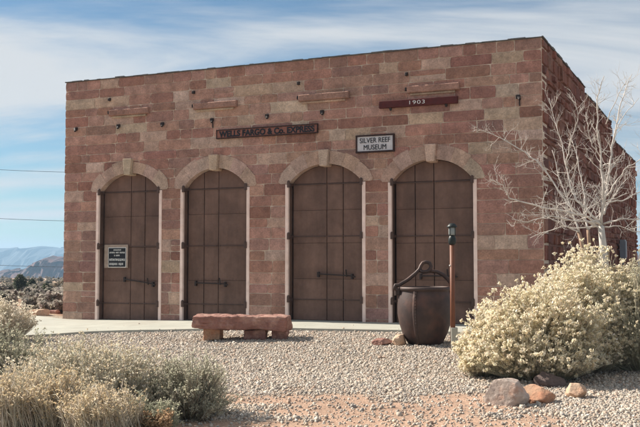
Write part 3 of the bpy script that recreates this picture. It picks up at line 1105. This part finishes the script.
brush('rabbitbrush', P2, 'tallest rabbitbrush with cream seed heads at the foot of the bare tree', 'shrub', GB,
      R=1.08, Hh=1.74, n=1800, stem_cols=DSTEM, tip_cols=CREAM, leaf_cols=SGREEN, tips=6, puff_r=.038, nq=12, qs=.0125, leaf_n=5, low=.4)
P3 = at(640, 340, P1.y + .55); P3.z = ground(P3.x, P3.y)
brush('rabbitbrush', P3, 'greyish green rabbitbrush with few seed heads at the right edge of the picture', 'shrub', GB,
      R=.90, Hh=1.62, n=1400, stem_cols=((.40, .37, .28), (.46, .43, .33), (.54, .51, .40)), tip_cols=((.66, .60, .45), (.56, .52, .39)), leaf_cols=SGREEN, tips=3, puff_r=.022, nq=6, qs=.010, leaf_n=8)
P5 = at(585, 330, P1.y + .65); P5.z = ground(P5.x, P5.y)
brush('rabbitbrush', P5, 'rounded rabbitbrush with cream seed heads filling the middle between its taller and broader neighbours', 'shrub', GB,
      R=.85, Hh=1.50, n=1200, stem_cols=DSTEM, tip_cols=CREAM, leaf_cols=SGREEN, tips=6, puff_r=.038, nq=13, qs=.0120, leaf_n=5, low=.5)
P4 = at(481, 330, P1.y + .25); P4.z = ground(P4.x, P4.y)
brush('rabbitbrush', P4, 'low rabbitbrush with cream seed heads nearest the brown lamp post', 'shrub', GB,
      R=.50, Hh=.80, n=620, stem_cols=DSTEM, tip_cols=CREAM, leaf_cols=SGREEN, tips=6, puff_r=.03, nq=11, qs=.0105, leaf_n=5)

GL = 'dry shrubs in the left foreground'
def lp(px, depth):
    p = at(px, 300, depth); p.z = ground(p.x, p.y); return p


STRAW = ((.62, .55, .44), (.70, .64, .53), (.48, .42, .33), (.55, .46, .33))
brush('dry_shrub', lp(8, 18.6), 'pale straw-coloured dry shrub standing left of the concrete walk', 'shrub', GL,
      R=.72, Hh=.88, n=620, stem_cols=((.68, .61, .49), (.76, .70, .59), (.58, .51, .40)), tip_cols=((.74, .68, .57), (.64, .57, .46)), leaf_cols=((.62, .57, .45),), tips=4, puff_r=.03, nq=5, qs=.010, leaf_n=3, r0=.007, tilt_max=1.1)
brush('sagebrush', lp(188, 9.7), 'grey-green sagebrush at the bottom edge, rightmost of the left foreground shrubs', 'shrub', GL, tipname='seed_heads',
      R=.66, Hh=.74, n=760, stem_cols=((.42, .36, .27), (.28, .24, .19), (.52, .47, .37)), tip_cols=((.56, .53, .41), (.48, .46, .35)), leaf_cols=((.50, .485, .375), (.42, .41, .31), (.57, .55, .44)), tips=4, puff_r=.02, nq=4, qs=.006, leaf_n=9, leaf_l=.032, leaf_w=.0033, shape=.45)
brush('dry_shrub', lp(160, 8.6), 'low reddish brown dry shrub in front of the sagebrush', 'shrub', GL,
      R=.24, Hh=.30, n=260, stem_cols=((.40, .27, .17), (.48, .34, .22)), tip_cols=((.46, .31, .19), (.55, .40, .26)), leaf_cols=((.44, .30, .18),), tips=3, puff_r=.018, nq=6, qs=.006, leaf_n=5, leaf_l=.025)
brush('rabbitbrush', lp(116, 9.6), 'golden seeding rabbitbrush between the sagebrush and the taller golden clump', 'shrub', GL,
      R=.66, Hh=.84, n=1000, stem_cols=((.62, .58, .49), (.70, .67, .58), (.50, .46, .38)), tip_cols=GOLD, leaf_cols=((.55, .52, .42), (.63, .59, .48)), tips=4, puff_r=.019, nq=6, qs=.0065, leaf_n=7, leaf_l=.03)
brush('rabbitbrush', lp(58, 9.9), 'tall golden seeding rabbitbrush clump left of the smaller golden one', 'shrub', GL,
      R=.74, Hh=.94, n=1150, stem_cols=((.62, .58, .49), (.70, .67, .58), (.50, .46, .38)), tip_cols=GOLD + ((.60, .54, .42),), leaf_cols=((.54, .52, .42), (.63, .60, .49)), tips=4, puff_r=.019, nq=6, qs=.0065, leaf_n=7, leaf_l=.03)
brush('sagebrush', lp(8, 11.0), 'dark grey-green sagebrush at the left edge behind the golden clump', 'shrub', GL, tipname='seed_heads',
      R=.78, Hh=.96, n=1050, stem_cols=((.30, .26, .19), (.42, .38, .30)), tip_cols=((.50, .47, .35), (.40, .38, .28)), leaf_cols=((.34, .34, .255), (.28, .285, .21), (.42, .41, .32)), tips=4, puff_r=.022, nq=4, qs=.007, leaf_n=13, leaf_l=.034, leaf_w=.0035)
brush('dry_grass', lp(20, 8.7), 'clump of upright golden dry grass in the bottom left corner', 'grass clump', GL, tipname='seed_heads',
      R=.52, Hh=.62, n=800, stem_cols=STRAW, tip_cols=((.60, .48, .31), (.68, .58, .42)), leaf_cols=STRAW, tips=2, puff_r=.013, nq=6, qs=.005, leaf_n=4, leaf_l=.05, tilt_max=.8, r0=.004, base_r=.7)
brush('dry_grass', lp(105, 8.45), 'clump of upright golden dry grass at the bottom edge below the golden rabbitbrush', 'grass clump', GL, tipname='seed_heads',
      R=.6, Hh=.50, n=900, stem_cols=STRAW, tip_cols=((.60, .48, .31), (.68, .58, .42)), leaf_cols=STRAW, tips=2, puff_r=.013, nq=6, qs=.005, leaf_n=4, leaf_l=.05, tilt_max=.8, r0=.004, base_r=.7)

brush('dry_grass', lp(62, 8.75), 'clump of upright golden dry grass between the two other grass clumps at the bottom edge', 'grass clump', GL, tipname='seed_heads',
      R=.5, Hh=.58, n=700, stem_cols=STRAW, tip_cols=((.64, .50, .31), (.72, .60, .42)), leaf_cols=STRAW, tips=3, puff_r=.013, nq=6, qs=.005, leaf_n=4, leaf_l=.05, tilt_max=.9, r0=.004, base_r=.7)
brush('sagebrush', lp(146, 8.8), 'small grey-green sagebrush at the bottom edge left of the reddish brown shrub', 'shrub', GL, tipname='seed_heads',
      R=.36, Hh=.42, n=480, stem_cols=((.36, .31, .23), (.46, .41, .32)), tip_cols=((.47, .455, .34), (.40, .395, .29)), leaf_cols=((.40, .405, .30), (.34, .345, .25), (.46, .455, .35)), tips=4, puff_r=.02, nq=4, qs=.006, leaf_n=12, leaf_l=.03, leaf_w=.0033)


# ------------------------------------------------------------------ bare trees
def bare_tree(name, trunk, limbs, depth, label, barkm, twigm, r_tr, seed, twig_k=1.0):
    random.seed(seed)
    base = at(*trunk[0], depth); base.z = ground(base.x, base.y) - .05
    t = thing(name, base, label, 'tree')
    tb, cr = MB(), MB()
    pts = [base] + [at(p[0], p[1], depth) for p in trunk[1:]]
    loc = [p - base for p in pts]
    n = len(loc)
    tb.tube(loc, [r_tr * (1.25 - .45 * i / (n - 1)) for i in range(n)], 12)
    tb.build('trunk', M[barkm], t, smooth=True)

    def twig(p, d, L_, r, lev):
        k_ = 4
        q = [p.copy()]
        dd = d.copy()
        for i in range(k_):
            dd = (dd + rv(.28) + Vector((0, 0, .10))).normalized()
            q.append(q[-1] + dd * L_ / k_)
        cr.tube(q, [r * (1 - .72 * i / k_) for i in range(k_ + 1)], 4 if lev else 5, cap=False)
        if lev < 2:
            nn = random.randint(2, 4) if lev == 0 else random.randint(1, 3)
            for _ in range(nn):
                s_ = random.uniform(.25, .95)
                i = min(k_ - 1, int(s_ * k_)); pp = q[i].lerp(q[i + 1], s_ * k_ - i)
                ax = (q[i + 1] - q[i]).normalized()
                nd = (ax * .75 + rv(.75)).normalized()
                twig(pp, nd, L_ * random.uniform(.35, .65), r * .6, lev + 1)

    for (pl, z0, z1, r0, r1) in limbs:
        m_ = len(pl)
        raw = [at(p[0], p[1], depth + z0 + (z1 - z0) * i / (m_ - 1)) - base for i, p in enumerate(pl)]
        # resample with a little wander
        pp = []
        for i in range(m_ - 1):
            for s_ in (0, .34, .67): pp.append(raw[i].lerp(raw[i + 1], s_) + (rv(.018) if s_ else Vector()))
        pp.append(raw[-1])
        N_ = len(pp)
        rr = [.80 * (r0 + (r1 - r0) * (i / (N_ - 1)) ** .7) for i in range(N_)]
        cr.tube(pp, rr, 7, cap=True)
        L_tot = sum((pp[i + 1] - pp[i]).length for i in range(N_ - 1))
        cnt = int(L_tot / .085 * twig_k)
        for _ in range(cnt):
            s_ = random.uniform(.12, .99)
            i = min(N_ - 2, int(s_ * (N_ - 1))); p0 = pp[i].lerp(pp[i + 1], s_ * (N_ - 1) - i)
            ax = (pp[i + 1] - pp[i]).normalized()
            nd = (ax * .7 + rv(.8) + Vector((0, 0, .12))).normalized()
            twig(p0, nd, random.uniform(.16, .46) * (1.15 - .4 * s_), max(.004, rr[i] * .40), 0)
    cr.build('branches', M[twigm], t, smooth=True)
    return t


limbs = [
    ([(601, 224), (603, 205), (603, 190), (601, 158), (597, 128), (597, 98), (604, 76)], 0, -.5, .042, .007),
    ([(603, 206), (607, 190), (610, 162), (613, 141), (619, 110), (625, 92), (632, 74)], 0, .4, .036, .006),
    ([(613, 141), (618, 126), (628, 110), (639, 98)], .2, .8, .016, .005),
    ([(606, 124), (610, 112), (619, 93), (626, 84)], -.2, -.6, .012, .005),
    ([(602, 226), (588, 217), (568, 212), (535, 205), (509, 198), (503, 185), (490, 180)], 0, -.7, .032, .006),
    ([(601, 228), (585, 220), (568, 204), (555, 185), (540, 165), (525, 152), (506, 141), (492, 134), (479, 130)], 0, .6, .028, .006),
    ([(600, 222), (576, 200), (572, 192), (566, 166), (563, 150), (557, 128), (549, 98)], 0, .4, .030, .006),
    ([(566, 166), (569, 147), (575, 128), (578, 120), (575, 100)], .2, -.2, .016, .005),
    ([(604, 214), (606, 203), (622, 201), (640, 192), (652, 186)], 0, .5, .026, .006),
    ([(603, 224), (622, 218), (639, 219), (655, 214)], 0, -.5, .022, .006),
    ([(607, 196), (616, 182), (624, 170), (638, 161), (650, 152)], 0, -.4, .022, .006),
    ([(603, 227), (620, 226), (640, 232), (652, 233)], 0, .2, .016, .005),
    ([(600, 224), (575, 221), (548, 216), (528, 222), (512, 219)], 0, -.9, .022, .005),
    ([(600, 226), (580, 228), (562, 226), (545, 232), (530, 238)], 0, .3, .018, .005),
    ([(601, 158), (592, 146), (588, 130), (586, 112)], -.2, -.5, .014, .005),
]
bare_tree('bare_tree', [(607, 330), (605, 268), (603, 245), (601, 226)], limbs, 16.3, 'leafless tree with pale whitish branches in front of the shaded side wall', 'bark', 'twig', .066, 21)
limbs2 = [
    ([(579, 232), (573, 214), (566, 196), (558, 176), (552, 150)], 0, .3, .028, .006),
    ([(588, 230), (585, 212), (583, 188), (578, 160), (572, 140)], 0, .5, .026, .006),
    ([(579, 232), (560, 222), (540, 215), (522, 214)], 0, -.3, .018, .005),
    ([(588, 230), (604, 210), (618, 190), (628, 178)], 0, .3, .02, .005),
]
t2 = bare_tree('bare_tree', [(588, 330), (586, 262), (583, 248), (579, 232)], limbs2, 17.6, 'slender brown two-stemmed bare tree half hidden behind the whitish tree', 'brownbark', 'twig', .045, 33, .7)
mb = MB()
b0 = t2.location
pts = [at(589, 300, 17.6), at(590, 255, 17.6), at(589, 240, 17.6), at(588, 230, 17.6)]
mb.tube([p - b0 for p in pts], [.04, .038, .034, .03], 9)
mb.build('trunk', M['brownbark'], t2, smooth=True)
random.seed(99)

# ------------------------------------------------------------------ desert scrub beyond the building
protos = []
for kk, (R_, H_, lc, sc) in enumerate((
        (.75, .8, ((.36, .33, .28), (.43, .39, .34), (.28, .255, .22)), ((.28, .24, .20),)),
        (.85, .7, ((.37, .32, .25), (.44, .39, .31), (.30, .26, .20)), ((.36, .30, .22),)),
        (.6, .95, ((.22, .21, .175), (.27, .255, .215)), ((.25, .21, .16),)))):
    st, tp, lf = brush_meshes(R=R_, Hh=H_, n=110, stem_cols=sc, tip_cols=lc, leaf_cols=lc, tips=4, puff_r=.11, nq=5, qs=.045, leaf_n=3, leaf_l=.12, leaf_w=.012, r0=.012, tilt_max=1.45)
    st.v += []
    n0 = len(st.v)
    st.v += tp.v; st.c += tp.c; st.f += [tuple(i + n0 for i in f) for f in tp.f]
    n0 = len(st.v)
    st.v += lf.v; st.c += lf.c; st.f += [tuple(i + n0 for i in f) for f in lf.f]
    me = st.mesh('desert_shrub'); me.materials.append(M['leaf'])
    protos.append(me)
cands = []
for _ in range(6000):
    dist = 25 + 285 * random.random() ** 1.2
    px = random.uniform(-70, 110) if random.random() < .93 else random.uniform(600, 700)
    p = at(px, 270, dist)
    rel = p - CORNER
    u, v = rel.dot(UL), rel.dot(VB)
    if -1.0 < u < 13.3 and v > -4: continue
    if u > 0 and v < 1.5 and dist < 32: continue
    cands.append((dist, px, p))
placed = []
for dist, px, p in sorted(cands, key=lambda c: c[0]):
    if all((p.x - q.x) ** 2 + (p.y - q.y) ** 2 > (1.0 + dist * .016) ** 2 for q in placed):
        placed.append(p)
vis = [p for p in placed]
stuff_mb = None
labels = ('grey-green desert shrub in the scrub field beyond the left corner of the building', 'tan dry desert shrub in the scrub field beyond the left corner of the building', 'upright dark grey-green shrub in the scrub field beyond the left corner of the building')
inview = [p for p in vis if -8 < CX + F * p.x / p.y < 70]
rest = [p for p in vis if not (-8 < CX + F * p.x / p.y < 70)]
rest = [p for p in rest if 600 < CX + F * p.x / p.y < 700 or p.y < 140]
indiv = sorted(inview, key=lambda p: p.y)[:230]
others = sorted(inview, key=lambda p: p.y)[230:] + sorted(rest, key=lambda p: p.y)[:110]
print('SCRUB', len(indiv), len(others))
for i, p in enumerate(indiv):
    k_ = random.choice((0, 0, 1, 2))
    o = bpy.data.objects.new('desert_shrub', protos[k_])
    COL.objects.link(o)
    s_ = random.uniform(.45, 1.1) * (.85 if p.y < 110 else .8)
    o.location = (p.x, p.y, ground(p.x, p.y)); o.scale = (s_ * random.uniform(.9, 1.3), s_, s_ * random.uniform(.75, 1.1)); o.rotation_euler = (0, 0, random.uniform(0, 6.28))
    tag(o, labels[k_], 'shrub', 'shrubs of the scrub field')
if others:
    VV, FF, CC_ = [], [], []
    off = 0; fcache = {}
    for p in others:
        me = protos[random.choice((0, 0, 1, 2))]
        co = np.zeros(len(me.vertices) * 3, dtype=np.float32); me.vertices.foreach_get('co', co); co = co.reshape(-1, 3)
        cl = np.zeros(len(me.vertices) * 4, dtype=np.float32); me.color_attributes['Col'].data.foreach_get('color', cl)
        s_ = random.uniform(.6, 1.4); a_ = random.uniform(0, 6.28)
        rot = np.array([[math.cos(a_), -math.sin(a_), 0], [math.sin(a_), math.cos(a_), 0], [0, 0, 1]], dtype=np.float32)
        VV.append(co @ rot.T * s_ + np.array([p.x, p.y, ground(p.x, p.y)], dtype=np.float32))
        if me.name not in fcache: fcache[me.name] = [tuple(pl.vertices) for pl in me.polygons]
        FF += [tuple(v + off for v in f) for f in fcache[me.name]]
        CC_.append(cl.reshape(-1, 4)); off += len(co)
    sm_ = MB(); sm_.v = [tuple(v) for v in np.concatenate(VV)]; sm_.f = FF; sm_.c = [tuple(c[:3]) for c in np.concatenate(CC_)]
    tag(sm_.build('scrub', M['leaf']), 'far desert scrub merging into one cover towards the hills', 'scrub', kind='stuff')

# dark junipers among the scrub
for i, (px, dist, hh, lab) in enumerate(((20, 66, 1.25, 'dark green juniper rising above the scrub field near the left edge'), (32, 70, .95, 'smaller dark green juniper just right of the taller one in the scrub field'), (46, 43, .7, 'low dark green juniper in the scrub close to the building corner'))):
    p = at(px, 280, dist); p.z = ground(p.x, p.y)
    t = thing('juniper_tree', p, lab, 'tree', 0, 'junipers in the scrub field')
    tr = MB(); tr.tube([(0, 0, -.2), (.05, 0, hh * .4), (0, .05, hh * .8)], [.12, .09, .03], 7); tr.build('trunk', M['brownbark'], t)
    cr = MB()
    for _ in range(900):
        o = rv(1) * random.random() ** .4
        z = (o.z * .5 + .55)
        rr = hh * .42 * (1.15 - .5 * z) * (1 + .3 * noise.noise(o * 2.3 + Vector((i * 5, 0, 0))))
        a = rv(); b = a.orthogonal().normalized()
        cr.quad(Vector((o.x * rr, o.y * rr, z * hh)), a * .045, b * .04, jit(random.choice(((.075, .085, .055), (.10, .11, .07), (.06, .07, .05))), .2))
    cr.build('crown', M['leaf'], t)

# ------------------------------------------------------------------ hills and mountains
def ridge(name, m, dist, depth, prof_px, zbase, nx_, ny_, rough, seed, x0=-1500, x1=1500, freq=3.5, jag=.4, tf=2.6):
    xs = np.linspace(x0, x1, nx_)
    pxs = [p[0] for p in prof_px]; hy = [p[1] for p in prof_px]
    vs, fs = [], []
    for j in range(ny_):
        t = j / (ny_ - 1)
        for x in xs:
            px = CX + F * x / dist
            top = CZ + (HY - float(np.interp(px, pxs, hy))) / F * dist
            s_ = max(0.0, 1 - abs(t - .5) * 2)
            q = Vector((x / dist * 60 + seed, t * 5, seed))
            rg = noise.fractal(Vector((x / depth * freq + seed, t * tf, seed)), .8, 2.1, 6)
            top2 = top + jag * dist / F * noise.fractal(Vector((x / depth * freq * 1.7, 0, seed)), .8, 2.0, 4)
            prof_ = sstep(0, 1, s_) ** 1.0
            prof_ = .55 * prof_ + .45 * sstep(.35, .75, s_ + rg * .22)
            z = zbase + (top2 - zbase) * prof_ * (1 + rough * rg * (.35 + .65 * (1 - s_)))
            y = dist + (t - .5) * depth + rg * depth * .16
            vs.append((x, y, z))
    for j in range(ny_ - 1):
        for i in range(nx_ - 1):
            fs.append((j * nx_ + i, j * nx_ + i + 1, (j + 1) * nx_ + i + 1, (j + 1) * nx_ + i))
    mb = MB(); mb.add(vs, fs)
    return tag(mb.build(name, m), kind='structure')


ridge('hills', M['hill'], 900, 170, [(-600, 268), (-100, 272), (0, 271), (16, 270), (28, 268.5), (33, 264), (39, 262), (44, 258.5), (50, 257.5), (57, 258.5), (66, 259.5), (120, 262), (220, 264), (420, 262), (620, 258), (660, 255), (900, 262)], -34, 900, 30, .22, 4.0, -900, 800, 13.0, 1.6, 8.0)
ridge('mountains', M['mount'], 2900, 700, [(-600, 250), (-200, 252), (-60, 250), (-20, 247.5), (6, 249), (14, 246.5), (26, 249), (34, 248), (41, 245.5), (48, 247), (56, 249), (64, 246.5), (120, 250), (300, 246), (500, 252), (640, 250), (900, 248)], -40, 520, 18, .12, 9.0, -2900, 2900, 9.0, 1.3, 6.0)

# ------------------------------------------------------------------ power lines behind the building
for i, (ya, yb, dist, r, lab) in enumerate(((164, 166, 62, .013, 'topmost thin black power line crossing the sky left of the building'), (213, 214.5, 62, .013, 'middle thin black power line crossing the sky left of the building'), (260.5, 259.5, 150, .03, 'lowest black power line crossing in front of the far mountains'))):
    A, B = at(-120, ya - 3, dist), at(200, yb + 5, dist + 4)
    mid = [A.lerp(B, s_) - Vector((0, 0, .9 * math.sin(PI * s_) * dist / 150)) for s_ in np.linspace(0, 1, 25)]
    mb = MB(); mb.tube(mid, r, 5)
    tag(mb.build('power_line', M['wire']), lab, 'cable', 'power lines left of the building')

# ------------------------------------------------------------------ haze
mb = MB(); mb.box(-3600, 3600, -500, 3650, -45, 80)
hz = bpy.data.materials.new('haze'); hz.use_nodes = True
N, L = hz.node_tree.nodes, hz.node_tree.links
N.remove(N['Principled BSDF'])
pv = N.new('ShaderNodeVolumePrincipled')
pv.inputs['Color'].default_value = (.46, .72, 1.0, 1); pv.inputs['Density'].default_value = 3.3e-4; pv.inputs['Anisotropy'].default_value = .2
L.new(pv.outputs[0], N['Material Output'].inputs['Volume'])
tag(mb.build('haze', hz), kind='stuff', label='thin pale blue haze over the distant plain', cat='haze')

# ================================================================== LIGHT, SKY, CAMERA
to_sun = Vector((-math.cos(math.radians(26.8)), math.sin(math.radians(26.8)), 0))
EL = math.radians(38)
sd = Vector((to_sun.x * math.cos(EL), to_sun.y * math.cos(EL), math.sin(EL)))
sun = bpy.data.lights.new('sun', 'SUN'); sun.energy = 5.0; sun.angle = math.radians(.53); sun.color = (1, .92, .81)
so = bpy.data.objects.new('sun', sun); COL.objects.link(so)
so.rotation_euler = sd.to_track_quat('Z', 'Y').to_euler()
so.location = (-20, 20, 40)

wd = bpy.data.worlds.new('World'); scene.world = wd; wd.use_nodes = True
N, L = wd.node_tree.nodes, wd.node_tree.links
bg = N['Background']; bg.inputs[1].default_value = .056
sky = N.new('ShaderNodeTexSky'); sky.sky_type = 'NISHITA'; sky.sun_disc = False
sky.sun_elevation = EL; sky.sun_rotation = math.atan2(to_sun.x, to_sun.y)
sky.altitude = 1100; sky.air_density = 1.0; sky.dust_density = .6; sky.ozone_density = .4
tc = N.new('ShaderNodeTexCoord')
sep = N.new('ShaderNodeSeparateXYZ'); L.new(tc.outputs['Generated'], sep.inputs[0])
def mth(op, a, b):
    m_ = N.new('ShaderNodeMath'); m_.operation = op
    for i, v in enumerate((a, b)):
        if hasattr(v, 'is_output'): L.new(v, m_.inputs[i])
        else: m_.inputs[i].default_value = v
    return m_.outputs[0]
zc_ = mth('ADD', mth('MAXIMUM', sep.outputs[2], 0.0), .18)
cmb = N.new('ShaderNodeCombineXYZ')
L.new(mth('DIVIDE', sep.outputs[0], zc_), cmb.inputs[0]); L.new(mth('DIVIDE', sep.outputs[1], zc_), cmb.inputs[1])
mp = N.new('ShaderNodeMapping'); L.new(cmb.outputs[0], mp.inputs[0])
mp.inputs['Rotation'].default_value = (0, 0, .35); mp.inputs['Scale'].default_value = (.55, 1.5, 1); mp.inputs['Location'].default_value = (12.1, 2.3, 0)
n1 = N.new('ShaderNodeTexNoise'); n1.inputs['Scale'].default_value = 1.15; n1.inputs['Detail'].default_value = 7; n1.inputs['Roughness'].default_value = .55; n1.inputs['Distortion'].default_value = .6
L.new(mp.outputs[0], n1.inputs['Vector'])
mr = N.new('ShaderNodeMapRange'); mr.interpolation_type = 'SMOOTHSTEP'
mr.inputs[1].default_value = .37; mr.inputs[2].default_value = .66; mr.inputs[3].default_value = 0; mr.inputs[4].default_value = .95
L.new(n1.outputs['Fac'], mr.inputs[0])
mx = N.new('ShaderNodeMix'); mx.data_type = 'RGBA'
tint = N.new('ShaderNodeMix'); tint.data_type = 'RGBA'; tint.blend_type = 'MULTIPLY'; tint.inputs[0].default_value = 1
tint.inputs[7].default_value = (.62, .80, .87, 1)
L.new(sky.outputs[0], tint.inputs[6])
L.new(mr.outputs[0], mx.inputs[0]); L.new(tint.outputs[2], mx.inputs[6]); mx.inputs[7].default_value = (7.0, 7.1, 7.2, 1)
L.new(mx.outputs[2], bg.inputs[0])

cam = bpy.data.cameras.new('camera'); co_ = bpy.data.objects.new('camera', cam); COL.objects.link(co_)
cam.sensor_width = 36; cam.lens = 36 * F / 640; cam.clip_start = .1; cam.clip_end = 20000
co_.location = (0, 0, CZ); co_.rotation_euler = (PI / 2 + PITCH, 0, 0)
scene.camera = co_
vs_ = scene.view_settings
vs_.view_transform = 'Standard'; vs_.look = 'None'; vs_.gamma = 1; vs_.use_curve_mapping = False; vs_.exposure = 0.90
